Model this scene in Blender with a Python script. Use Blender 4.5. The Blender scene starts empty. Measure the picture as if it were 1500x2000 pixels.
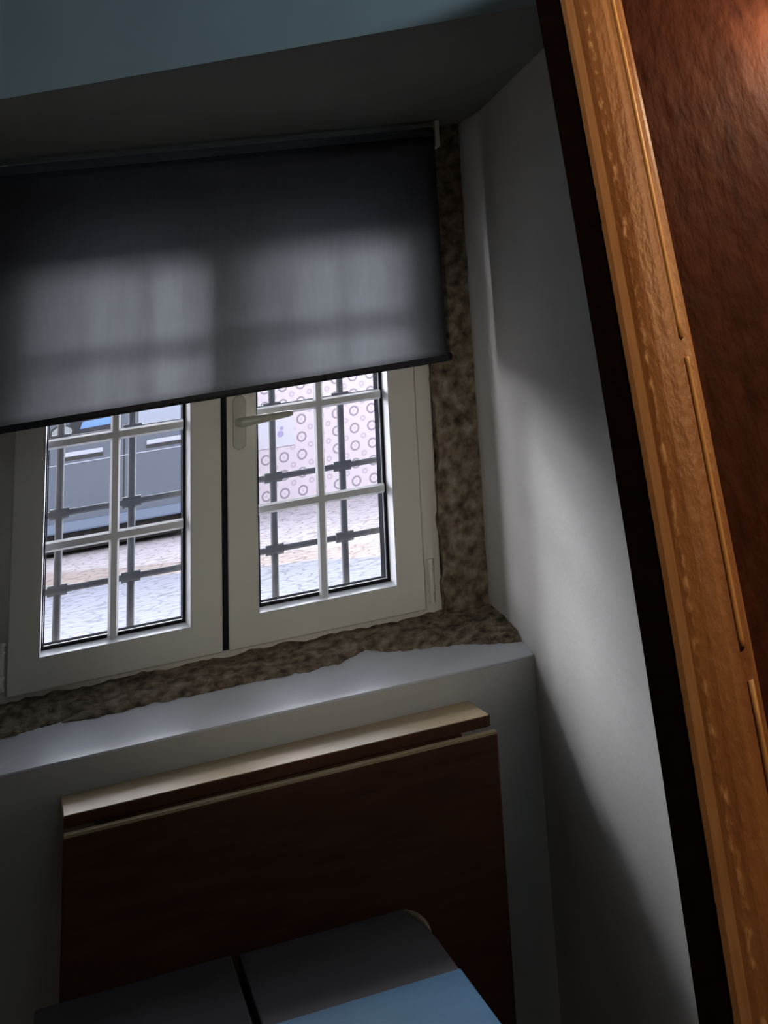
import bpy, bmesh, math, random
from mathutils import Vector, Matrix, noise

random.seed(7)
S = bpy.context.scene
COL = S.collection
PI = math.pi

# ------------------------------------------------------------------ camera
cam_data = bpy.data.cameras.new('camera')
cam = bpy.data.objects.new('camera', cam_data)
COL.objects.link(cam)
F, PX, PY = 3088.741, 1470.308, -664.378          # focal length and principal point (1500 x 2000 frame, lens shifted)
# rows of R are the camera's right / down / forward axes in the room
RGT = Vector((0.921, -0.363, -0.140)); DWN = Vector((0.024, 0.411, -0.911)); FWD = Vector((0.388, 0.836, 0.387))
FWD.normalize(); RGT = (RGT - FWD * RGT.dot(FWD)).normalized(); DWN = FWD.cross(RGT).normalized()
M = Matrix((RGT, -DWN, -FWD)).transposed().to_4x4()
M.translation = Vector((-0.374, -4.7014, 1.72))
cam.matrix_world = M
cam_data.sensor_fit = 'AUTO'
cam_data.sensor_width = 36.0
cam_data.lens = F / 2000.0 * 36.0
cam_data.shift_x = (750 - PX) / 2000.0
cam_data.shift_y = (PY - 1000) / 2000.0
cam_data.clip_start = 0.02
S.camera = cam

# ------------------------------------------------------------------ exposure, sky, sun, lamps
S.view_settings.view_transform = 'Standard'
S.view_settings.look = 'None'
S.view_settings.exposure = 0.0
S.view_settings.gamma = 1.0
S.view_settings.use_curve_mapping = False

W = bpy.data.worlds.new('street_sky'); S.world = W
W.use_nodes = True
nt = W.node_tree
bg = nt.nodes['Background']
tc = nt.nodes.new('ShaderNodeTexCoord'); sx = nt.nodes.new('ShaderNodeSeparateXYZ')
nt.links.new(tc.outputs['Generated'], sx.inputs[0])
rp = nt.nodes.new('ShaderNodeValToRGB')           # brightness by height: bright low sky over the roofs, dull cloud above
ramp = [(0.0, (0.25, 0.25, 0.26)), (0.06, (0.60, 0.60, 0.62)), (0.13, (0.97, 0.96, 1.0)), (0.45, (0.97, 0.96, 1.0)), (0.51, (0.06, 0.063, 0.07)), (0.95, (0.03, 0.033, 0.042))]
rp.color_ramp.elements[0].position = ramp[0][0]; rp.color_ramp.elements[0].color = (*ramp[0][1], 1)
rp.color_ramp.elements[1].position = ramp[-1][0]; rp.color_ramp.elements[1].color = (*ramp[-1][1], 1)
for p, c in ramp[1:-1]:
    e = rp.color_ramp.elements.new(p); e.color = (*c, 1)
nt.links.new(sx.outputs['Z'], rp.inputs[0])
mr_ = nt.nodes.new('ShaderNodeMapRange')           # brighter sky over the far side of the street
mr_.inputs[1].default_value = -0.2; mr_.inputs[2].default_value = 0.45; mr_.inputs[3].default_value = 0.30; mr_.inputs[4].default_value = 1.0
nt.links.new(sx.outputs['Y'], mr_.inputs[0])
st = nt.nodes.new('ShaderNodeMath'); st.operation = 'MULTIPLY'; st.inputs[1].default_value = 26.0
nt.links.new(mr_.outputs[0], st.inputs[0])
nt.links.new(rp.outputs[0], bg.inputs[0]); nt.links.new(st.outputs[0], bg.inputs[1])

def lamp(name, kind, loc, aim, energy, color, **kw):
    d = bpy.data.lights.new(name, kind); d.energy = energy; d.color = color
    for k, v in kw.items(): setattr(d, k, v)
    o = bpy.data.objects.new(name, d); COL.objects.link(o)
    o.location = loc
    o.rotation_euler = (Vector(aim) - Vector(loc)).to_track_quat('-Z', 'Y').to_euler()
    return o

def sun(name, az, slope, energy, angle, color):
    a = math.radians(az); t = math.atan(slope * math.cos(a))
    d = Vector((math.sin(a) * math.cos(t), -math.cos(a) * math.cos(t), -math.sin(t)))
    lamp(name, 'SUN', (-3, 8, 6), Vector((-3, 8, 6)) + d, energy, color, angle=math.radians(angle))

sun('sun', 24, 0.385, 4.8, 17, (0.97, 0.97, 1.0))
# warm lamp beside the wooden frame, added cool spot aimed at the lintel face
lamp('warm_lamp', 'SPOT', (0.62, -3.75, 2.42), (0.22, -3.05, 1.65), 22, (1.0, 0.60, 0.30), spot_size=math.radians(110), spot_blend=1.0, shadow_soft_size=0.03)
lamp('lintel_fill', 'SPOT', (0.06, -3.2, 2.50), (-0.12, -1.10, 4.472), 62, (0.50, 0.78, 1.0), spot_size=math.radians(94), spot_blend=0.05, shadow_soft_size=0.02)

lamp('window_fill', 'SPOT', (-0.7, -4.4, 1.75), (0.25, 0.0, 1.50), 80, (1.0, 0.94, 0.82), spot_size=math.radians(19), spot_blend=1.0, shadow_soft_size=0.05)  # unseen fill spot added to brighten the window frames
lamp('corner_fill', 'POINT', (0.462, -2.957, 2.055), (0, 0, 0), 2.4, (1.0, 0.86, 0.62), shadow_soft_size=0.02)  # point light added out of view to brighten the board's top corner

# ------------------------------------------------------------------ materials
def mat(name, col, rough=0.6, spec=0.3, metal=0.0):
    m = bpy.data.materials.new(name); m.use_nodes = True
    b = m.node_tree.nodes['Principled BSDF']
    b.inputs['Base Color'].default_value = (*col, 1)
    b.inputs['Roughness'].default_value = rough
    b.inputs['Specular IOR Level'].default_value = spec
    b.inputs['Metallic'].default_value = metal
    return m

def noisy(name, cols, scale=8, detail=6, stretch=(1, 1, 1), rough=0.7, spec=0.25, bump=0.0, bscale=None, pos=None, distort=0.0):
    """colours blended by noise in object space, with optional bump"""
    m = mat(name, cols[0], rough, spec)
    t = m.node_tree; N = t.nodes; L = t.links
    b = N['Principled BSDF']
    tc = N.new('ShaderNodeTexCoord'); mp = N.new('ShaderNodeMapping'); mp.inputs['Scale'].default_value = stretch
    L.new(tc.outputs['Object'], mp.inputs[0])
    n = N.new('ShaderNodeTexNoise'); n.inputs['Scale'].default_value = scale; n.inputs['Detail'].default_value = detail
    n.inputs['Distortion'].default_value = distort
    L.new(mp.outputs[0], n.inputs['Vector'])
    r = N.new('ShaderNodeValToRGB')
    k = len(cols)
    pos = pos or [0.3 + 0.4 * i / max(1, k - 1) for i in range(k)]
    r.color_ramp.elements[0].position = pos[0]; r.color_ramp.elements[0].color = (*cols[0], 1)
    r.color_ramp.elements[1].position = pos[-1]; r.color_ramp.elements[1].color = (*cols[-1], 1)
    for i in range(1, k - 1):
        e = r.color_ramp.elements.new(pos[i]); e.color = (*cols[i], 1)
    L.new(n.outputs['Fac'], r.inputs[0]); L.new(r.outputs[0], b.inputs['Base Color'])
    if bump:
        n2 = N.new('ShaderNodeTexNoise'); n2.inputs['Scale'].default_value = bscale or scale * 3; n2.inputs['Detail'].default_value = 5
        L.new(mp.outputs[0], n2.inputs['Vector'])
        bp = N.new('ShaderNodeBump'); bp.inputs['Strength'].default_value = bump; bp.inputs['Distance'].default_value = 0.01
        L.new(n2.outputs['Fac'], bp.inputs['Height']); L.new(bp.outputs[0], b.inputs['Normal'])
    return m

M_plaster = noisy('plaster', [(0.66, 0.64, 0.60), (0.71, 0.69, 0.65)], 5, 4, rough=0.8, bump=0.12, bscale=40)
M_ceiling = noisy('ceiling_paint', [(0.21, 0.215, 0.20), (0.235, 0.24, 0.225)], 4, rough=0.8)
M_floor = noisy('floor_boards', [(0.26, 0.14, 0.07), (0.34, 0.19, 0.10)], 4, stretch=(1, 8, 1), rough=0.6)
M_stone = noisy('rough_granite', [(0.07, 0.05, 0.034), (0.20, 0.15, 0.10), (0.31, 0.25, 0.175), (0.44, 0.39, 0.32)], 38, 10, rough=0.9, bump=0.7, bscale=70, pos=[0.30, 0.46, 0.58, 0.74])
M_frame = noisy('window_paint', [(0.80, 0.77, 0.67), (0.84, 0.81, 0.72)], 6, rough=0.45, spec=0.4)
M_bead = mat('white_bead', (0.85, 0.87, 0.90), 0.35, 0.5)
M_gasket = mat('dark_gasket', (0.020, 0.021, 0.025), 0.8, 0.08)
M_rebate = mat('matt_rebate', (0.02, 0.021, 0.024), 0.95, 0.0)
M_alu = mat('spacer_aluminium', (0.16, 0.17, 0.18), 0.5, 0.3)
M_muntin = mat('muntin_paint', (0.82, 0.84, 0.86), 0.35, 0.5)
M_handle = mat('handle_lacquer', (0.55, 0.54, 0.44), 0.35, 0.5)
M_iron = noisy('painted_iron', [(0.10, 0.11, 0.13), (0.16, 0.17, 0.19)], 20, rough=0.6, spec=0.3)
M_birch = noisy('birch_wood', [(0.55, 0.40, 0.22), (0.66, 0.51, 0.31)], 14, 5, stretch=(1, 12, 12), rough=0.5, bump=0.05)
M_leaf = noisy('brown_wood', [(0.085, 0.031, 0.014), (0.135, 0.052, 0.024)], 6, 5, stretch=(1.2, 8, 8), rough=0.55)
M_grey = noisy('table_charcoal', [(0.085, 0.075, 0.08), (0.11, 0.10, 0.105)], 7, 4, rough=0.75, bump=0.08, bscale=60)
M_blue = noisy('table_blue', [(0.07, 0.26, 0.47), (0.085, 0.29, 0.51)], 6, 4, rough=0.7, bump=0.08, bscale=60)
M_tan = noisy('tan_edge', [(0.50, 0.36, 0.25), (0.60, 0.45, 0.32)], 20, rough=0.6)
M_legs = noisy('dark_wood', [(0.06, 0.03, 0.02), (0.10, 0.05, 0.03)], 8, stretch=(8, 8, 1), rough=0.6)
M_black = noisy('black_band', [(0.004, 0.002, 0.002), (0.007, 0.004, 0.0035)], 60, rough=0.9, spec=0.03)
M_bar = mat('blind_bar', (0.03, 0.03, 0.032), 0.5, 0.3)
M_dark = mat('dark_metal', (0.02, 0.02, 0.02), 0.5, 0.3)
M_facade = noisy('facade_render', [(0.55, 0.53, 0.50), (0.62, 0.60, 0.57)], 3, rough=0.9)

# roller blind cloth: lets daylight through
M_cloth = bpy.data.materials.new('blind_cloth'); M_cloth.use_nodes = True
t = M_cloth.node_tree; t.nodes.clear()
out = t.nodes.new('ShaderNodeOutputMaterial'); mix = t.nodes.new('ShaderNodeMixShader')
df = t.nodes.new('ShaderNodeBsdfDiffuse'); tr = t.nodes.new('ShaderNodeBsdfTranslucent')
tcn = t.nodes.new('ShaderNodeTexCoord'); mpn = t.nodes.new('ShaderNodeMapping'); mpn.inputs['Scale'].default_value = (1, 1, 0.15)
nn = t.nodes.new('ShaderNodeTexNoise'); nn.inputs['Scale'].default_value = 90; nn.inputs['Detail'].default_value = 4
rr = t.nodes.new('ShaderNodeValToRGB'); rr.color_ramp.elements[0].color = (0.42, 0.43, 0.445, 1); rr.color_ramp.elements[1].color = (0.54, 0.55, 0.56, 1)
t.links.new(tcn.outputs['Object'], mpn.inputs[0]); t.links.new(mpn.outputs[0], nn.inputs['Vector']); t.links.new(nn.outputs['Fac'], rr.inputs[0])
df.inputs[0].default_value = (0.045, 0.043, 0.044, 1)
t.links.new(rr.outputs[0], tr.inputs[0])
mix.inputs[0].default_value = 0.55
t.links.new(df.outputs[0], mix.inputs[1]); t.links.new(tr.outputs[0], mix.inputs[2]); t.links.new(mix.outputs[0], out.inputs[0])

# window glass: thin, mostly clear, slightly reflecting
M_glass = bpy.data.materials.new('clear_glass'); M_glass.use_nodes = True
t = M_glass.node_tree; t.nodes.clear()
out = t.nodes.new('ShaderNodeOutputMaterial'); mix = t.nodes.new('ShaderNodeMixShader')
tp = t.nodes.new('ShaderNodeBsdfTransparent'); gl = t.nodes.new('ShaderNodeBsdfGlossy')
tp.inputs[0].default_value = (0.95, 0.96, 0.98, 1); gl.inputs['Roughness'].default_value = 0.02
mix.inputs[0].default_value = 0.04
t.links.new(tp.outputs[0], mix.inputs[1]); t.links.new(gl.outputs[0], mix.inputs[2]); t.links.new(mix.outputs[0], out.inputs[0])

# ------------------------------------------------------------------ mesh helpers
def box(bm, x0, x1, y0, y1, z0, z1):
    vs = [bm.verts.new(c) for c in ((x0,y0,z0),(x1,y0,z0),(x1,y1,z0),(x0,y1,z0),(x0,y0,z1),(x1,y0,z1),(x1,y1,z1),(x0,y1,z1))]
    for f in ((0,3,2,1),(4,5,6,7),(0,1,5,4),(1,2,6,5),(2,3,7,6),(3,0,4,7)):
        bm.faces.new([vs[i] for i in f])
    return vs

def ring(bm, x0, x1, z0, z1, w, y0, y1):
    """rectangular picture-frame ring: outer x0..x1, z0..z1, bar width w (or 4 widths l,r,b,t)"""
    l, r, b, tt = w if isinstance(w, tuple) else (w, w, w, w)
    o = [(x0,z0),(x1,z0),(x1,z1),(x0,z1)]; i = [(x0+l,z0+b),(x1-r,z0+b),(x1-r,z1-tt),(x0+l,z1-tt)]
    V = {}
    for nm, pts in (('o', o), ('i', i)):
        for k, (x, z) in enumerate(pts):
            for yy in (0, 1): V[nm, k, yy] = bm.verts.new((x, (y0, y1)[yy], z))
    for k in range(4):
        n = (k + 1) % 4
        bm.faces.new([V['o',k,0],V['o',n,0],V['i',n,0],V['i',k,0]])
        bm.faces.new([V['o',k,1],V['i',k,1],V['i',n,1],V['o',n,1]])
        bm.faces.new([V['o',k,0],V['o',k,1],V['o',n,1],V['o',n,0]])
        bm.faces.new([V['i',k,0],V['i',n,0],V['i',n,1],V['i',k,1]])

def tube(bm, a, b, r0, r1=None, seg=16):
    a, b = Vector(a), Vector(b); r1 = r0 if r1 is None else r1
    d = (b - a); q = d.to_track_quat('Z', 'Y')
    A, B = [], []
    for k in range(seg):
        c = Vector((math.cos(2*PI*k/seg), math.sin(2*PI*k/seg), 0))
        A.append(bm.verts.new(a + q @ (c * r0))); B.append(bm.verts.new(b + q @ (c * r1)))
    for k in range(seg):
        n = (k + 1) % seg; bm.faces.new([A[k], A[n], B[n], B[k]])
    bm.faces.new(A[::-1]); bm.faces.new(B)

def prism(bm, pts, axis, a, b):
    """polygon pts extruded along axis ('x': pts are (y,z); 'y': (x,z); 'z': (x,y))"""
    def P(u, v, w): return {'x': (w,u,v), 'y': (u,w,v), 'z': (u,v,w)}[axis]
    A = [bm.verts.new(P(u, v, a)) for u, v in pts]; B = [bm.verts.new(P(u, v, b)) for u, v in pts]
    n = len(pts)
    bm.faces.new(A); bm.faces.new(B[::-1])
    for k in range(n): bm.faces.new([A[k], B[k], B[(k+1)%n], A[(k+1)%n]])

def obj(name, bm, m, parent=None, bevel=0.0, smooth=False, seg=2):
    bmesh.ops.recalc_face_normals(bm, faces=bm.faces[:])
    me = bpy.data.meshes.new(name); bm.to_mesh(me); bm.free()
    o = bpy.data.objects.new(name, me); COL.objects.link(o)
    me.materials.append(m)
    if parent: o.parent = parent
    if bevel:
        b = o.modifiers.new('bevel', 'BEVEL'); b.width = bevel; b.segments = seg; b.limit_method = 'ANGLE'; b.angle_limit = math.radians(40)
    if smooth:
        for p in me.polygons: p.use_smooth = True
    return o

def new(): return bmesh.new()

def thing(name, label, cat, loc=(0, 0, 0), group=None):
    o = bpy.data.objects.new(name, None); COL.objects.link(o); o.location = loc; o.empty_display_size = 0.1
    o['label'] = label; o['category'] = cat
    if group: o['group'] = group
    return o

def tag(o, label, cat, group=None):
    o['label'] = label; o['category'] = cat
    if group: o['group'] = group
    return o

def struct(name, bm, m, label=None, bevel=0.0, smooth=False):
    o = obj(name, bm, m, None, bevel, smooth); o['kind'] = 'structure'
    if label: o['label'] = label
    return o

def sub(o, parent, loc=(0, 0, 0)):
    o.parent = parent; return o

# ------------------------------------------------------------------ the room
XR = 0.67                   # right wall
SILL_Z, SILL_Y = 1.088, -0.358
bm = new(); box(bm, -2.5, 0.95, -5.8, 0.0, -0.15, 0.0)
struct('floor', bm, M_floor)
bm = new(); box(bm, -2.5, 0.95, -5.8, 0.45, 2.95, 3.1)
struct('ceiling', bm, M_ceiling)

# wall that holds the window: thick masonry, apron below the sill, opening for the window
bm = new()
box(bm, -2.5, 0.95, -0.015, 0.45, 0.0, 1.10)
box(bm, -2.5, 0.95, 0.0, 0.45, 2.30, 3.0)
box(bm, -2.5, -0.54, 0.0, 0.45, 1.10, 2.30)
box(bm, 0.54, 0.95, 0.0, 0.45, 1.10, 2.30)
prism(bm, [(-0.016, 0.0), (SILL_Y, 0.0), (SILL_Y, SILL_Z - 0.004), (-0.016, 1.098)], 'x', -2.5, XR + 0.02)
box(bm, -2.5, -0.72, SILL_Y, 0.0, 1.09, 2.45)
struct('wall_back', bm, M_plaster, 'plastered wall under and around the small window', bevel=0.003)

# right wall, its plaster rounding in towards the stone jamb
bm = new()
prof = [(0.0, 0.645), (-0.03, 0.645), (-0.06, 0.648), (-0.09, 0.654), (-0.12, 0.660), (-0.16, 0.665), (-0.22, 0.669), (-0.30, XR), (-5.8, XR)]
pts = [(x, y) for y, x in prof] + [(0.95, -5.8), (0.95, 0.0)]
prism(bm, pts, 'z', 0.0, 3.0)
struct('wall_right', bm, M_plaster, 'grey plastered side wall lit by the window')
bm = new(); box(bm, -2.7, -2.5, -5.8, 0.45, 0.0, 3.1)
struct('wall_left', bm, M_plaster)
bm = new(); box(bm, -2.7, 0.95, -6.0, -5.8, 0.0, 3.1)
struct('wall_front', bm, M_plaster)

# deep lintel over the window bay: soffit below, face towards the room
bm = new()
def soff(x, y): return 2.385 + (-0.02 - y) * 0.0365
L0 = (-2.5, 0.167); L1 = (0.538, -1.341); LR = (XR + 0.02, -1.407)
xs = [(-2.5, -0.10), (-0.525, -0.813), (0.538, -1.341), (XR + 0.02, -1.407)]
lo_b = [bm.verts.new((x, 0.02, soff(x, 0.02))) for x, y in xs]
lo_f = [bm.verts.new((x, y, soff(x, y))) for x, y in xs]
hi_f = [bm.verts.new((x, y, 3.0)) for x, y in xs]
hi_b = [bm.verts.new((x, 0.02, 3.0)) for x, y in xs]
for k in range(3):
    bm.faces.new([lo_b[k], lo_b[k+1], lo_f[k+1], lo_f[k]])
    bm.faces.new([lo_f[k], lo_f[k+1], hi_f[k+1], hi_f[k]])
    bm.faces.new([hi_f[k], hi_f[k+1], hi_b[k+1], hi_b[k]])
    bm.faces.new([hi_b[k], hi_b[k+1], lo_b[k+1], lo_b[k]])
bm.faces.new([lo_b[0], lo_f[0], hi_f[0], hi_b[0]]); bm.faces.new([lo_b[3], hi_b[3], hi_f[3], lo_f[3]])
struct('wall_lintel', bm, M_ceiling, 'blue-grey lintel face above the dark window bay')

# painted sloping sill in front of the stone
M_sill = noisy('sill_paint', [(0.74, 0.77, 0.82), (0.80, 0.83, 0.88)], 7, 4, rough=0.40, spec=1.0, bump=0.06, bscale=30)
bm = new(); prism(bm, [(SILL_Y - 0.001, SILL_Z - 0.006), (SILL_Y - 0.001, SILL_Z), (-0.005, SILL_Z + 0.353 * 0.17), (-0.005, SILL_Z - 0.006)], 'x', -0.719, XR + 0.01)
struct('trim_5', bm, M_sill, 'pale painted window sill catching the daylight', bevel=0.002)

# rough stone surround: jambs and sloping sill
def roughen(bm, amp, scale, seed):
    bm.normal_update()
    for v in bm.verts:
        p = v.co * scale + Vector((seed, seed * 2, 0))
        v.co += Vector((noise.noise(p), noise.noise(p + Vector((9, 3, 1))), noise.noise(p + Vector((2, 8, 5))))) * amp

bm = new(); rows = []
NX = 260
def edge_y(x):
    b = -0.132
    if x > 0.36: b -= 0.118 * ((x - 0.36) / 0.30) ** 1.3
    b += 0.055 * math.exp(-((x - 0.315) / 0.035) ** 2)          # a knocked-out patch filled with plaster
    j = 0.013 * noise.noise(Vector((x * 9, 3, 0))) + 0.011 * noise.noise(Vector((x * 31, 7, 0))) + 0.008 * noise.noise(Vector((x * 85, 2, 0)))
    return b + j
for i in range(NX + 1):
    x = -0.719 + 1.387 * i / NX
    yf = edge_y(x); zf = SILL_Z + 0.17 * (yf - SILL_Y) + 0.004
    r = [(yf, zf - 0.03), (yf, zf)]
    for k in range(1, 13):
        u = k / 12; r.append((yf + (0.02 - yf) * u, zf + (1.181 - zf) * u ** 0.8))
    r += [(0.10, 1.181), (0.10, 1.085)]
    rows.append([bm.verts.new((x, y, z)) for y, z in r])
n = len(rows[0])
for i in range(NX):
    for k in range(n): bm.faces.new([rows[i][k], rows[i+1][k], rows[i+1][(k+1)%n], rows[i][(k+1)%n]])
bm.faces.new(rows[0]); bm.faces.new(rows[-1][::-1])
roughen(bm, 0.007, 18, 1); roughen(bm, 0.004, 60, 4)
struct('trim_1', bm, M_stone, 'rough brown stone ledge under the window', smooth=False)

def jamb(name, x0, x1, label, seed):
    bm = new()
    box(bm, x0, x1, -0.022, 0.20, 1.12, 2.40)
    bmesh.ops.subdivide_edges(bm, edges=[e for e in bm.edges if abs((e.verts[0].co - e.verts[1].co).z) > 0.5], cuts=60, use_grid_fill=True)
    bmesh.ops.subdivide_edges(bm, edges=[e for e in bm.edges if abs((e.verts[0].co - e.verts[1].co).x) > 0.05], cuts=7, use_grid_fill=True)
    bmesh.ops.subdivide_edges(bm, edges=[e for e in bm.edges if abs((e.verts[0].co - e.verts[1].co).y) > 0.1], cuts=7, use_grid_fill=True)
    roughen(bm, 0.012, 14, seed); roughen(bm, 0.006, 50, seed + 3)
    return struct(name, bm, M_stone, label)
jr = jamb('trim_2', 0.531, 0.652, 'rough brown stone jamb right of the window', 2)
jamb('trim_3', -0.70, -0.531, 'rough stone jamb left of the window', 6)
bm = new(); tube(bm, (0.577, -0.040, 1.775), (0.577, 0.0, 1.775), 0.0095, seg=18)
o = obj('bolt_head', bm, M_dark, jr, bevel=0.002); o['label'] = 'dark round bolt head in the stone'

# ------------------------------------------------------------------ window
win = bpy.data.objects.new('window_1', None); COL.objects.link(win); win['kind'] = 'structure'
win['label'] = 'white two-sash window behind the roller blind'
FB, FT = 1.165, 2.29
bm = new(); ring(bm, -0.530, 0.530, FB, FT, (0.05, 0.05, 0.045, 0.06), 0.005, 0.075)
obj('outer_frame', bm, M_frame, win, bevel=0.004)

def sash(x0, x1, gx0, gx1, hinge_x, handle):
    ZB, ZT, GB, GT = 1.187, 2.262, 1.254, 2.175
    bm = new(); ring(bm, x0, x1, ZB, ZT, (gx0 - x0, x1 - gx1, GB - ZB, ZT - GT), -0.012, 0.055)
    s = obj('sash', bm, M_frame, win, bevel=0.004, seg=3)
    bm = new(); V = {}
    a, w = 0.001, 0.0105
    for nm, o_, l_, yv in (('A', -0.001, -0.001, -0.0125), ('B', 0.0015, 0.0005, -0.0125), ('C', w, 0.0025, 0.027), ('D', -0.001, -0.001, 0.027)):
        for k, (x, z) in enumerate(((gx0 + l_, GB + o_), (gx1 - o_, GB + o_), (gx1 - o_, GT - o_), (gx0 + l_, GT - o_))):
            V[nm, k] = bm.verts.new((x, yv, z))
    for p, q in (('A', 'B'), ('B', 'C'), ('C', 'D'), ('D', 'A')):
        for k in range(4): bm.faces.new([V[p, k], V[p, (k+1)%4], V[q, (k+1)%4], V[q, k]])
    obj('glazing_bead', bm, M_bead, s)['label'] = 'bright white glazing bead'
    bm = new(); ring(bm, gx0 + 0.002, gx1 - 0.002, GB + 0.002, GT - 0.002, (0.003, 0.0155, 0.0155, 0.0155), 0.0272, 0.034)
    obj('gasket', bm, M_gasket, s)['label'] = 'dark rubber gasket'
    bm = new(); ring(bm, gx0 - 0.006, gx1 + 0.006, GB - 0.006, GT + 0.006, (0.008, 0.022, 0.022, 0.022), 0.034, 0.13)
    obj('outer_rebate', bm, M_rebate, s)
    bm = new(); ring(bm, gx0 + 0.006, gx1 - 0.006, GB + 0.006, GT - 0.006, (0.003, 0.0125, 0.0125, 0.0125), 0.0342, 0.044)
    obj('spacer_bar', bm, M_alu, s)['label'] = 'thin light spacer line'
    bm = new(); box(bm, gx0 + 0.002, gx1 - 0.010, 0.0290, 0.0325, GB + 0.010, GT - 0.010)
    obj('pane', bm, M_glass, s)
    mx = (gx0 + gx1) / 2 - 0.008
    def bar(x0, x1, z0, z1, vert):
        bm = new()
        if vert:
            prism(bm, [(x0, 0.027), (x0 + 0.005, 0.014), (x1 - 0.005, 0.014), (x1, 0.027)], 'z', z0, z1)
        else:
            prism(bm, [(0.027, z0), (0.0135, z0 + 0.005), (0.0135, z1 - 0.005), (0.027, z1)], 'x', x0, x1)
        obj('muntin', bm, M_muntin, s)
    bar(mx - 0.012, mx + 0.012, GB + 0.006, GT - 0.006, True)
    for z in (1.482, 1.708, 1.934):
        bar(gx0 + 0.006, gx1 - 0.017, z - 0.012, z + 0.012, False)
    # hinge: barrel with two knuckle rings
    bm = new()
    tube(bm, (hinge_x, -0.018, 1.203), (hinge_x, -0.018, 1.300), 0.0065)
    for z in (1.205, 1.228, 1.280, 1.298): tube(bm, (hinge_x, -0.018, z - 0.003), (hinge_x, -0.018, z + 0.003), 0.0085)
    h = obj('hinge', bm, M_frame, s)
    if handle:
        bm = new(); pts = []
        cx, cz, hw, hh = 0.0335, 1.692, 0.0165, 0.064
        for k in range(24):
            a = PI * k / 12; pts.append((cx + hw * math.cos(a), cz + (hh - hw) * (1 if math.sin(a) >= 0 else -1) + hw * math.sin(a)))
        prism(bm, pts, 'y', -0.021, -0.011)
        hp = obj('handle_plate', bm, M_handle, s, bevel=0.003)
        bm = new(); tube(bm, (cx, -0.06, cz), (cx, -0.02, cz), 0.011)
        n = 14; rows = []
        for k in range(n + 1):
            u = k / n; x = cx - 0.004 + 0.132 * u
            hz = 0.0125 * (1 - 0.42 * u); 
            if u > 0.93: hz *= 0.75
            if u < 0.05: hz *= 0.7
            zc = cz - 0.001 + 0.004 * u; yc = -0.058 - 0.006 * math.sin(PI * u)
            rows.append([bm.verts.new((x, yc + 0.007 * math.sin(2*PI*j/12), zc + hz * math.cos(2*PI*j/12))) for j in range(12)])
        for k in range(n):
            for j in range(12): bm.faces.new([rows[k][j], rows[k+1][j], rows[k+1][(j+1)%12], rows[k][(j+1)%12]])
        bm.faces.new(rows[0]); bm.faces.new(rows[-1][::-1])
        obj('handle_lever', bm, M_handle, s, smooth=True)
    return s
sash(-0.4905, -0.0105, -0.4215, -0.0835, -0.503, False)
sash(0.0035, 0.4855, 0.0755, 0.4145, 0.500, True)
bm = new(); box(bm, -0.0100, 0.003, -0.004, 0.05, 1.19, 2.26)
obj('meeting_gasket', bm, M_gasket, win)['label'] = 'dark gap between the two sashes'

# iron grille set in the outer reveal
gr = thing('window_grille', 'dark iron security grille of crossed bars outside the window', 'grille', (0, 0.2, 1.2))
for x in (-0.387, -0.2155, -0.040, 0.137, 0.3175, 0.49):
    bm = new(); tube(bm, (x, 0, -0.10), (x, 0, 1.10), 0.0095)
    obj('upright_bar', bm, M_iron, gr, smooth=False)
for z in (1.3735, 1.5445, 1.7155, 1.886, 2.057):
    bm = new(); tube(bm, (-0.545, 0, z - 1.2), (0.545, 0, z - 1.2), 0.0075)
    for x in (-0.387, -0.2155, -0.040, 0.137, 0.3175, 0.49):
        tube(bm, (x - 0.023, 0, z - 1.2), (x + 0.023, 0, z - 1.2), 0.0125)
    obj('cross_bar', bm, M_iron, gr)

# ------------------------------------------------------------------ roller blind
bl = thing('roller_blind', 'grey roller blind half lowered over the window, daylight glowing through', 'blind', (0, -0.125, 2.345))
BT = 2.345
bm = new(); nx, nz = 40, 30; V = []
for i in range(nx + 1):
    x = -0.580 + 1.134 * i / nx
    zb = 1.771 + (x + 0.02) * 0.0125
    V.append([bm.verts.new((x, 0.0012 * math.sin(9 * x) * (j / nz), BT + (zb - BT) * j / nz - BT)) for j in range(nz + 1)])
for i in range(nx):
    for j in range(nz): bm.faces.new([V[i][j], V[i+1][j], V[i+1][j+1], V[i][j+1]])
c = obj('blind_cloth', bm, M_cloth, bl, smooth=True)
sol = c.modifiers.new('thickness', 'SOLIDIFY'); sol.thickness = 0.0006; sol.offset = 0
bm = new()
for s in (0,):
    z0 = 1.771 + (-0.580 + 0.02) * 0.0125 - BT; z1 = 1.771 + (0.554 + 0.02) * 0.0125 - BT
    vs = []
    for x, z in ((-0.582, z0), (0.556, z1)):
        vs.append([bm.verts.new((x, yy, z + dz)) for yy, dz in ((-0.006, 0.0), (-0.007, -0.010), (-0.004, -0.016), (0.004, -0.016), (0.007, -0.010), (0.006, 0.0))])
    for k in range(6): bm.faces.new([vs[0][k], vs[0][(k+1)%6], vs[1][(k+1)%6], vs[1][k]])
    bm.faces.new(vs[0]); bm.faces.new(vs[1][::-1])
obj('bottom_bar', bm, M_bar, bl)['label'] = 'dark bottom bar'
bm = new(); tube(bm, (-0.580, 0.024, 0.002), (0.554, 0.024, 0.002), 0.024, seg=24)
obj('roller_tube', bm, M_cloth, bl, smooth=False)
for x in (-0.590, 0.563):
    bm = new(); box(bm, x - 0.006, x + 0.006, -0.004, 0.052, -0.03, 0.042)
    obj('bracket', bm, M_frame, bl, bevel=0.002)

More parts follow.
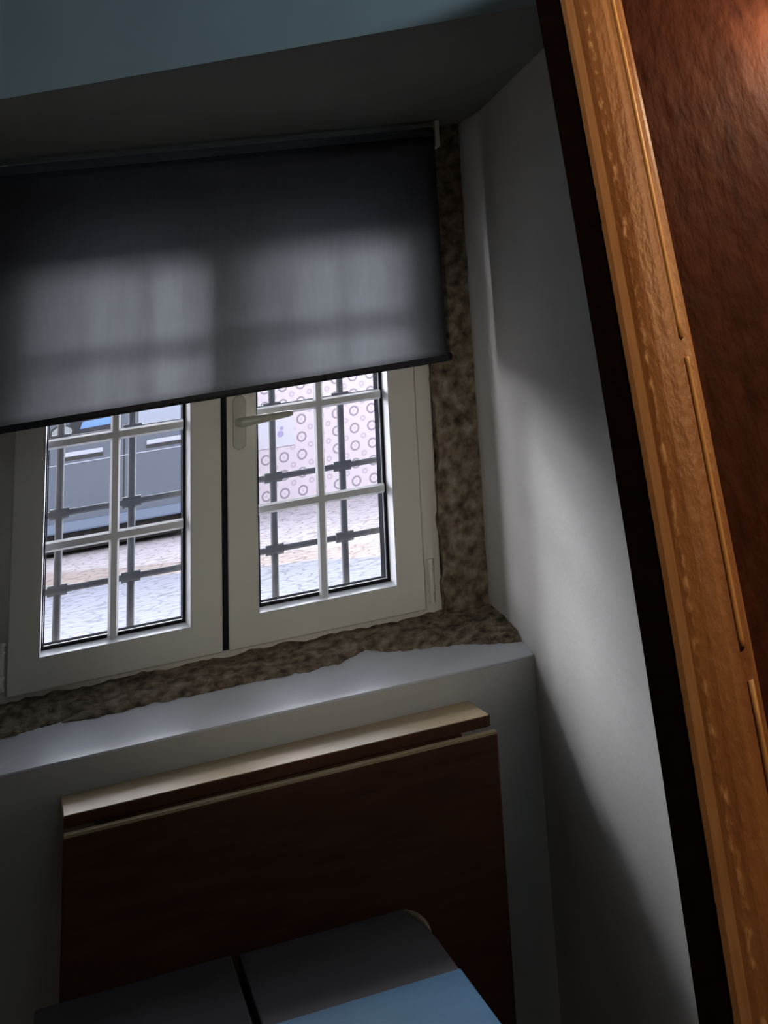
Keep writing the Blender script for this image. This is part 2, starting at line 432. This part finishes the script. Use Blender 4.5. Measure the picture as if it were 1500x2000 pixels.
# ------------------------------------------------------------------ folded drop-leaf table on the wall
dl = thing('drop_leaf_table', 'folded brown wooden drop-leaf table fixed to the wall below the sill', 'folding table', (0.07, SILL_Y, 1.0))
def rel(o, root): 
    o.data.transform(Matrix.Translation(-root.location)); o.parent = root; return o
bm = new(); prism(bm, [(-0.368, -0.362), (0.507, -0.362), (0.507, -0.575), (0.499, -0.584), (-0.362, -0.584)], 'z', 1.0035, 1.026)
rel(obj('shelf', bm, M_birch, None, bevel=0.0015), dl)['label'] = 'pale birch fixed ledge'
bm = new(); prism(bm, [(-0.3622, -0.583), (0.499, -0.583), (0.5072, -0.5745), (0.5085, -0.5755), (0.4995, -0.5855), (-0.3622, -0.5855)], 'z', 1.004, 1.0245)
rel(obj('front_edge', bm, M_leaf, None), dl)['label'] = 'dark brown front edge of the ledge'
bm = new(); box(bm, -0.362, 0.512, -0.630, -0.600, 0.42, 0.9965)
rel(obj('drop_leaf', bm, M_leaf, None, bevel=0.004), dl)['label'] = 'dark brown hanging leaf'
bm = new(); box(bm, -0.361, 0.511, -0.6295, -0.6005, 0.9945, 1.0005)
rel(obj('edge_band', bm, M_birch, None, bevel=0.001), dl)['label'] = 'thin pale edge of the hanging leaf'
bm = new(); box(bm, -0.30, 0.44, -0.598, -0.362, 0.86, 1.0035)
rel(obj('support_rail', bm, M_leaf, None), dl)

# ------------------------------------------------------------------ table in front with a blue front section
TZ = 0.745
tb = thing('blue_table', 'low dark two-panel table with a bright blue front section, at the bottom edge', 'table', (-0.05, -1.2, 0.0))
def panel(x0, x1, y0, y1):
    bm = new(); box(bm, x0, x1, y0, y1, TZ - 0.035, TZ)
    return rel(obj('tabletop_panel', bm, M_grey, None, bevel=0.005, seg=3), tb)
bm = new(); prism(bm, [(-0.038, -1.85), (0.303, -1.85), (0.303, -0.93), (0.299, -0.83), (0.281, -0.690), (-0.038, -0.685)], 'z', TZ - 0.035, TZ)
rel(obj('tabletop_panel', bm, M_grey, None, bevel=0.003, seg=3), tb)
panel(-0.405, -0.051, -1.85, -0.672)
bm = new(); box(bm, -0.036, 0.3035, -1.86, -1.155, TZ - 0.030, TZ + 0.003)  # front part of the top coloured blue, the rest charcoal
rel(obj('front_section', bm, M_blue, None, bevel=0.003), tb)['label'] = 'bright blue front section'
bm = new(); box(bm, -0.38, 0.28, -1.80, -0.72, TZ - 0.11, TZ - 0.035)
rel(obj('apron', bm, M_legs, None, bevel=0.003), tb)
for x in (-0.37, 0.23):
    for y in (-1.80, -0.76):
        bm = new(); box(bm, x, x + 0.04, y, y + 0.04, 0.0, TZ - 0.035)
        rel(obj('leg', bm, M_legs, None, bevel=0.003), tb)
# lifted corner of the tabletop
bm = new()
P = []
for k in range(13):
    u = k / 12; y = -0.690 - 0.20 * u; x = 0.2815 + 0.0195 * (1 - (1 - u) ** 1.5)
    w = 0.0050 * math.sin(PI * u ** 1.3) + 0.0005
    P.append([bm.verts.new((x, y, TZ + 0.0005)), bm.verts.new((x + w, y, TZ + 0.007 * math.sin(PI * u))), bm.verts.new((x + w * 0.8, y, TZ - 0.010)), bm.verts.new((x, y, TZ - 0.012))])
for k in range(12):
    for j in range(4): bm.faces.new([P[k][j], P[k+1][j], P[k+1][(j+1)%4], P[k][(j+1)%4]])
bm.faces.new(P[0]); bm.faces.new(P[-1][::-1])
rel(obj('lifted_corner', bm, M_tan, None, smooth=True), tb)['label'] = 'tan lifted edge at the far right corner'

# ------------------------------------------------------------------ wooden frame and board standing close on the right
U = Vector((0.015, 0.287, 0.958)).normalized(); Vv = Vector((1.0, -0.004, -0.014)); Vv = (Vv - U * Vv.dot(U)).normalized()
Nn = Vv.cross(U).normalized()
if Nn.y > 0: Nn = -Nn          # Nn looks towards the room's camera side
FBASE = Vector((0.093, -3.51, 0.0))
FM = Matrix((Vv, U, Nn)).transposed().to_4x4(); FM.translation = FBASE

def bow(s):                     # the wood is slightly bowed along its length
    return 0.0045 * (1 - ((s - 1.68) / 0.48) ** 2) if abs(s - 1.68) < 0.9 else 0.0045 * (1 - (0.9 / 0.48) ** 2)

M_mould = mat('honey_wood', (0.36, 0.17, 0.06), 0.42, 0.45)
t = M_mould.node_tree; N = t.nodes; L = t.links; b = N['Principled BSDF']
tcn = N.new('ShaderNodeTexCoord')
mp = N.new('ShaderNodeMapping'); mp.inputs['Scale'].default_value = (22, 2.0, 22); L.new(tcn.outputs['Object'], mp.inputs[0])
n1 = N.new('ShaderNodeTexNoise'); n1.inputs['Scale'].default_value = 2.2; n1.inputs['Detail'].default_value = 6; L.new(mp.outputs[0], n1.inputs['Vector'])
r1 = N.new('ShaderNodeValToRGB'); r1.color_ramp.elements[0].position = 0.3; r1.color_ramp.elements[0].color = (0.26, 0.105, 0.035, 1)
r1.color_ramp.elements[1].position = 0.7; r1.color_ramp.elements[1].color = (0.42, 0.21, 0.085, 1); L.new(n1.outputs['Fac'], r1.inputs[0])
# row of glints painted as paler wood colour along the moulding
sxm = N.new('ShaderNodeSeparateXYZ'); L.new(tcn.outputs['Object'], sxm.inputs[0])
mp2 = N.new('ShaderNodeMapping'); mp2.inputs['Scale'].default_value = (60, 26, 60); L.new(tcn.outputs['Object'], mp2.inputs[0])
n2 = N.new('ShaderNodeTexNoise'); n2.inputs['Scale'].default_value = 2.6; n2.inputs['Detail'].default_value = 7; L.new(mp2.outputs[0], n2.inputs['Vector'])
def math_node(op, a=None, bb=None, va=None, vb=None):
    m = N.new('ShaderNodeMath'); m.operation = op
    if a is not None: L.new(a, m.inputs[0])
    if bb is not None: L.new(bb, m.inputs[1])
    if va is not None: m.inputs[0].default_value = va
    if vb is not None: m.inputs[1].default_value = vb
    return m.outputs[0]
wob = math_node('MULTIPLY', n1.outputs['Fac'], vb=0.010)
dx = math_node('SUBTRACT', sxm.outputs['X'], vb=0.0575)
dx = math_node('ADD', dx, wob)
dx = math_node('ABSOLUTE', dx)
near = N.new('ShaderNodeMapRange'); near.inputs[1].default_value = 0.0006; near.inputs[2].default_value = 0.0042; near.inputs[3].default_value = 1.0; near.inputs[4].default_value = 0.0
L.new(dx, near.inputs[0])
thr = N.new('ShaderNodeMapRange'); thr.inputs[1].default_value = 0.49; thr.inputs[2].default_value = 0.66; L.new(n2.outputs['Fac'], thr.inputs[0])
fac = math_node('MULTIPLY', near.outputs[0], thr.outputs[0])
mx = N.new('ShaderNodeMix'); mx.data_type = 'RGBA'; L.new(fac, mx.inputs[0]); L.new(r1.outputs[0], mx.inputs[6]); mx.inputs[7].default_value = (0.80, 0.52, 0.27, 1)
L.new(mx.outputs[2], b.inputs['Base Color'])
bp = N.new('ShaderNodeBump'); bp.inputs['Strength'].default_value = 0.35; bp.inputs['Distance'].default_value = 0.004
L.new(n2.outputs['Fac'], bp.inputs['Height']); L.new(bp.outputs[0], b.inputs['Normal'])
M_lip = noisy('lip_wood', [(0.40, 0.22, 0.10), (0.50, 0.29, 0.14)], 12, stretch=(20, 2, 20), rough=0.5)
M_ridge = noisy('ridge_wood', [(0.55, 0.30, 0.10), (0.66, 0.38, 0.14)], 10, stretch=(20, 2, 20), rough=0.4, spec=0.4)

fr = thing('wooden_frame', 'honey brown wooden frame with a black inner band, tilted along the right side', 'frame')
fr.matrix_world = FM
LEN = 2.42
def sweep(prof, s0=0.0, s1=LEN, n=120, ragged=0.0, seed=0.0, ragk=()):
    bm = new(); rows = []
    for i in range(n + 1):
        s = s0 + (s1 - s0) * i / n; bo = bow(s)
        row = []
        for k, (x, d) in enumerate(prof):
            j = ragged * (noise.noise(Vector((s * 110, seed + k, 0))) + 0.7 * noise.noise(Vector((s * 320, seed + k, 4)))) if k in ragk else 0.0
            row.append(bm.verts.new((x + bo + j, s, d)))
        rows.append(row)
    m = len(prof)
    for i in range(n):
        for k in range(m): bm.faces.new([rows[i][k], rows[i+1][k], rows[i+1][(k+1)%m], rows[i][(k+1)%m]])
    bm.faces.new(rows[0]); bm.faces.new(rows[-1][::-1])
    return bm
obj('black_band', sweep([(0.0, 0.0), (0.0, 0.0015), (0.031, 0.0015), (0.031, 0.0)], n=200), M_black, fr)['label'] = 'matt black inner band'
obj('inner_lip', sweep([(0.0285, 0.0), (0.0285, 0.004), (0.033, 0.0075), (0.042, 0.0095), (0.044, 0.0)], n=1200, ragged=0.0005, seed=3, ragk=(0, 1)), M_lip, fr)['label'] = 'thin paler inner lip'
obj('moulding', sweep([(0.041, 0.0), (0.041, 0.0085), (0.048, 0.0120), (0.060, 0.0150), (0.075, 0.0160), (0.087, 0.0145), (0.089, 0.0)]), M_mould, fr, smooth=False)
obj('outer_edge', sweep([(0.0875, 0.0), (0.0875, 0.0125), (0.097, 0.0125), (0.1015, 0.009), (0.1035, 0.002), (0.1035, 0.0)]), M_mould, fr)
def ridge(s0, s1, off):
    bm = new(); rows = []
    n = 40
    for i in range(n + 1):
        s = s0 + (s1 - s0) * i / n; bo = bow(s)
        rows.append([bm.verts.new((0.0885 + off + bo + 0.0028 * math.cos(a), s, 0.0135 + 0.0032 * math.sin(a))) for a in [2*PI*k/10 for k in range(10)]])
    for i in range(n):
        for k in range(10): bm.faces.new([rows[i][k], rows[i+1][k], rows[i+1][(k+1)%10], rows[i][(k+1)%10]])
    bm.faces.new(rows[0]); bm.faces.new(rows[-1][::-1])
    obj('bead_ridge', bm, M_ridge, fr, smooth=True)
ridge(1.798, LEN, 0.0); ridge(1.515, 1.778, 0.002); ridge(0.0, 1.488, 0.004)

# reddish brown board behind the frame
M_board = noisy('reddish_board', [(0.028, 0.0075, 0.004), (0.052, 0.0145, 0.0075), (0.072, 0.022, 0.011)], 9, 8, stretch=(3, 1.2, 3), rough=0.6, spec=0.08, bump=0.5, bscale=16, distort=1.2)
bd = thing('wooden_board', 'reddish brown wooden board beside the honey brown frame, at the right edge', 'board')
bd.matrix_world = FM
bm = new(); box(bm, 0.05, 0.52, 0.0, LEN + 0.02, -0.030, -0.004)
obj('board_face', bm, M_board, bd, bevel=0.004)

# ------------------------------------------------------------------ outside: street, tiled wall, car
GZ = 0.80
# paving: cobbles, tan gutter band and pale pavement
M_street = mat('street_paving', (0.4, 0.4, 0.45), 0.85, 0.2)
t = M_street.node_tree; N = t.nodes; L = t.links; b = N['Principled BSDF']
tcn = N.new('ShaderNodeTexCoord'); sxs = N.new('ShaderNodeSeparateXYZ'); L.new(tcn.outputs['Object'], sxs.inputs[0])
nz = N.new('ShaderNodeTexNoise'); nz.inputs['Scale'].default_value = 2.3; nz.inputs['Detail'].default_value = 6; L.new(tcn.outputs['Object'], nz.inputs['Vector'])
yy = math_node('MULTIPLY', nz.outputs['Fac'], vb=0.9); yy = math_node('ADD', sxs.outputs['Y'], yy)
tilt = math_node('MULTIPLY', sxs.outputs['X'], vb=1.35); yy = math_node('ADD', yy, tilt)
rb = N.new('ShaderNodeMapRange'); rb.inputs[1].default_value = 6.0; rb.inputs[2].default_value = 13.0; L.new(yy, rb.inputs[0])
cr = N.new('ShaderNodeValToRGB'); cr.color_ramp.interpolation = 'LINEAR'
stops = [(0.0, (0.20, 0.215, 0.275)), (0.375, (0.205, 0.22, 0.275)), (0.40, (0.34, 0.28, 0.25)), (0.54, (0.36, 0.31, 0.295)), (0.57, (0.50, 0.465, 0.49)), (0.78, (0.53, 0.49, 0.53))]
cr.color_ramp.elements[0].position, cr.color_ramp.elements[0].color = stops[0][0], (*stops[0][1], 1)
cr.color_ramp.elements[1].position, cr.color_ramp.elements[1].color = stops[-1][0], (*stops[-1][1], 1)
for p, c in stops[1:-1]:
    e = cr.color_ramp.elements.new(p); e.color = (*c, 1)
L.new(rb.outputs[0], cr.inputs[0])
vo = N.new('ShaderNodeTexVoronoi'); vo.feature = 'DISTANCE_TO_EDGE'; vo.inputs['Scale'].default_value = 8.5; L.new(tcn.outputs['Object'], vo.inputs['Vector'])
vr = N.new('ShaderNodeMapRange'); vr.inputs[1].default_value = 0.0; vr.inputs[2].default_value = 0.10; vr.inputs[3].default_value = 0.50; vr.inputs[4].default_value = 1.05; L.new(vo.outputs['Distance'], vr.inputs[0])
mm = N.new('ShaderNodeMix'); mm.data_type = 'RGBA'; mm.blend_type = 'MULTIPLY'; mm.inputs[0].default_value = 1.0
L.new(cr.outputs[0], mm.inputs[6]); L.new(vr.outputs[0], mm.inputs[7]); L.new(mm.outputs[2], b.inputs['Base Color'])
bp = N.new('ShaderNodeBump'); bp.inputs['Strength'].default_value = 0.5; bp.inputs['Distance'].default_value = 0.02
L.new(vo.outputs['Distance'], bp.inputs['Height']); L.new(bp.outputs[0], b.inputs['Normal'])
bm = new(); box(bm, -16, 16, 0.45, 13.6, GZ - 0.3, GZ)
struct('ground', bm, M_street, 'pale cobbled street and pavement outside the window')

# tiled house wall across the street
M_tile = mat('ring_tiles', (0.6, 0.56, 0.62), 0.45, 0.3)
t = M_tile.node_tree; N = t.nodes; L = t.links; b = N['Principled BSDF']
tcn = N.new('ShaderNodeTexCoord'); sxs = N.new('ShaderNodeSeparateXYZ'); L.new(tcn.outputs['Object'], sxs.inputs[0])
def cell(src, off, pitch):
    u = math_node('SUBTRACT', src, vb=off); u = math_node('DIVIDE', u, vb=pitch); u = math_node('ADD', u, vb=100.5)
    u = math_node('FRACT', u); return math_node('SUBTRACT', u, vb=0.5)
PXT, PZT = 0.1725, 0.160
def ringmask(ox, oz, r, w):
    cu = math_node('MULTIPLY', cell(sxs.outputs['X'], ox, PXT), vb=PXT); cv = math_node('MULTIPLY', cell(sxs.outputs['Z'], oz, PZT), vb=PZT)
    d = math_node('SQRT', math_node('ADD', math_node('MULTIPLY', cu, cu), math_node('MULTIPLY', cv, cv)))
    d = math_node('ABSOLUTE', math_node('SUBTRACT', d, vb=r))
    m = N.new('ShaderNodeMapRange'); m.inputs[1].default_value = w * 0.5; m.inputs[2].default_value = w; m.inputs[3].default_value = 1; m.inputs[4].default_value = 0
    L.new(d, m.inputs[0]); return m.outputs[0]
big = ringmask(2.301, 1.556, 0.040, 0.0105); dot = ringmask(2.301, 1.556, 0.0, 0.008)
sm = ringmask(2.301 + PXT / 2, 1.556 + PZT / 2, 0.019, 0.011)
base = N.new('ShaderNodeMix'); base.data_type = 'RGBA'; base.inputs[6].default_value = (0.50, 0.445, 0.50, 1); base.inputs[7].default_value = (0.22, 0.20, 0.235, 1)
allm = math_node('MAXIMUM', big, math_node('MULTIPLY', dot, vb=0.5)); allm = math_node('MAXIMUM', allm, math_node('MULTIPLY', sm, vb=0.42))
L.new(allm, base.inputs[0]); L.new(base.outputs[2], b.inputs['Base Color'])
bm = new(); box(bm, -16, 16, 13.3, 13.6, GZ, 3.6)
struct('wall_street', bm, M_tile, 'pale pink tiled house wall with grey rings across the street')
# unseen slab added over the window on the street side to block high sky
bm = new(); box(bm, -4.0, 4.0, 0.45, 0.75, 2.75, 2.90)
struct('trim_4', bm, M_facade)
# notice on the tiled wall
nb = thing('wall_notice', 'white rectangular notice on the ring-tiled wall behind the handle', 'notice', (1.53, 13.295, 1.47))
bm = new(); box(bm, -0.185, 0.185, -0.012, 0.0, -0.135, 0.135)
obj('notice_panel', bm, mat('notice_white', (0.47, 0.47, 0.54), 0.5), nb, bevel=0.003)
bm = new(); tube(bm, (0.05, -0.015, -0.02), (0.05, -0.011, -0.02), 0.030, seg=20); tube(bm, (0.062, -0.015, 0.03), (0.062, -0.011, 0.03), 0.018, seg=16)
obj('emblem', bm, mat('notice_mark', (0.30, 0.28, 0.46), 0.6), nb)['label'] = 'small violet mark'

# parked car
M_car = noisy('car_paint', [(0.050, 0.066, 0.098), (0.058, 0.074, 0.104)], 1.5, rough=0.35, spec=0.5)
M_strip = mat('rub_strip', (0.32, 0.34, 0.42), 0.4, 0.4)
M_sillp = mat('car_sill', (0.10, 0.13, 0.19), 0.4, 0.4)
M_wind = mat('car_glass', (0.02, 0.022, 0.03), 0.08, 0.6)
M_tyre = mat('tyre_rubber', (0.02, 0.02, 0.022), 0.8, 0.2)
M_rim = mat('wheel_rim', (0.45, 0.47, 0.5), 0.35, 0.5, 0.5)
M_bluep = mat('blue_trim', (0.10, 0.20, 0.42), 0.5, 0.4)
car = thing('parked_car', 'grey-blue parked car seen through the left sash of the window', 'car', (-0.4, 12.3, GZ))
CY = 11.5
bm = new()
side = [(-1.75, 1.02), (0.86, 1.02), (0.90, 1.20), (0.88, 1.60), (0.80, 1.69), (-1.05, 1.69), (-1.60, 1.60), (-1.80, 1.42), (-1.82, 1.15)]
prism(bm, side, 'y', CY, CY + 1.55)
rel(obj('body', bm, M_car, None, bevel=0.05, seg=4), car)
bm = new()
top = [(-0.92, 1.69), (0.80, 1.69), (0.70, 2.20), (0.55, 2.28), (-0.25, 2.28), (-0.42, 2.22)]
prism(bm, top, 'y', CY + 0.05, CY + 1.50)
rel(obj('cabin', bm, M_car, None, bevel=0.05, seg=3), car)
bm = new(); prism(bm, [(-0.40, 1.695), (0.02, 1.695), (0.02, 2.18), (-0.10, 2.20), (-0.22, 2.15)], 'y', CY + 0.035, CY + 0.06)
w = rel(obj('front_window', bm, M_wind, None), car); w['label'] = 'dark side window'
bm = new(); prism(bm, [(-0.27, 1.765), (0.015, 1.775), (0.015, 1.83), (-0.25, 1.82)], 'y', CY + 0.028, CY + 0.036)
rel(obj('window_trim', bm, M_bluep, None), car)['label'] = 'blue strip in the side window'
bm = new(); box(bm, 0.20, 0.68, CY + 0.035, CY + 0.06, 1.72, 2.18)
rel(obj('rear_window', bm, mat('rear_glass', (0.22, 0.25, 0.32), 0.2, 0.5), None), car)['label'] = 'pale grey rear window'
for x0, x1 in ((-0.385, -0.085), (0.265, 0.80)):
    bm = new(); box(bm, x0, x1, CY - 0.018, CY + 0.004, 1.560, 1.598)
    rel(obj('rub_strip', bm, M_strip, None, bevel=0.008), car)['label'] = 'pale rub strip'
    bm = new(); box(bm, x0, x1, CY - 0.012, CY + 0.004, 1.535, 1.558)  # shadow under the rub strip, drawn as a dark box
    rel(obj('strip_shadow', bm, M_dark, None), car)
bm = new(); box(bm, -1.0, 0.86, CY - 0.006, CY + 0.004, 1.505, 1.512)
rel(obj('crease_line', bm, M_strip, None), car)
bm = new(); box(bm, 0.080, 0.092, CY - 0.004, CY + 0.01, 1.09, 1.685)
rel(obj('door_gap', bm, M_dark, None), car)
bm = new(); box(bm, -1.2, 0.62, CY - 0.02, CY + 0.05, 0.985, 1.07)
rel(obj('side_skirt', bm, M_sillp, None, bevel=0.015), car)['label'] = 'lighter side skirt'
bm = new(); box(bm, -1.6, 0.72, CY + 0.25, CY + 1.45, 0.83, 1.04)
rel(obj('underbody', bm, M_dark, None, bevel=0.02), car)
for x in (-1.3, 0.76):
    bm = new(); tube(bm, (x, CY + 0.06, GZ + 0.19), (x, CY + 0.26, GZ + 0.19), 0.19, seg=28)
    wh = rel(obj('wheel', bm, M_tyre, None, bevel=0.02), car)
    bm = new(); tube(bm, (x, CY + 0.05, GZ + 0.19), (x, CY + 0.062, GZ + 0.19), 0.12, seg=20)
    r = obj('hubcap', bm, M_rim, None); r.data.transform(Matrix.Translation(-car.location)); r.parent = wh
# wing mirror
def ellipse(cx, cz, rx, rz, n=26): return [(cx + rx * math.cos(2*PI*k/n), cz + rz * math.sin(2*PI*k/n)) for k in range(n)]
bm = new(); prism(bm, ellipse(-0.415, 1.755, 0.098, 0.062), 'y', CY - 0.16, CY - 0.06)
mr = rel(obj('wing_mirror', bm, M_dark, None, bevel=0.01), car)
bm = new(); prism(bm, ellipse(-0.412, 1.758, 0.080, 0.046), 'y', CY - 0.166, CY - 0.159)
g = obj('mirror_shell', bm, mat('mirror_shell', (0.16, 0.18, 0.20), 0.3, 0.5), None); g.data.transform(Matrix.Translation(-car.location)); g.parent = mr
bm = new(); tube(bm, (-0.39, CY - 0.07, 1.74), (-0.36, CY + 0.02, 1.71), 0.022)
g = obj('mirror_arm', bm, M_dark, None); g.data.transform(Matrix.Translation(-car.location)); g.parent = mr
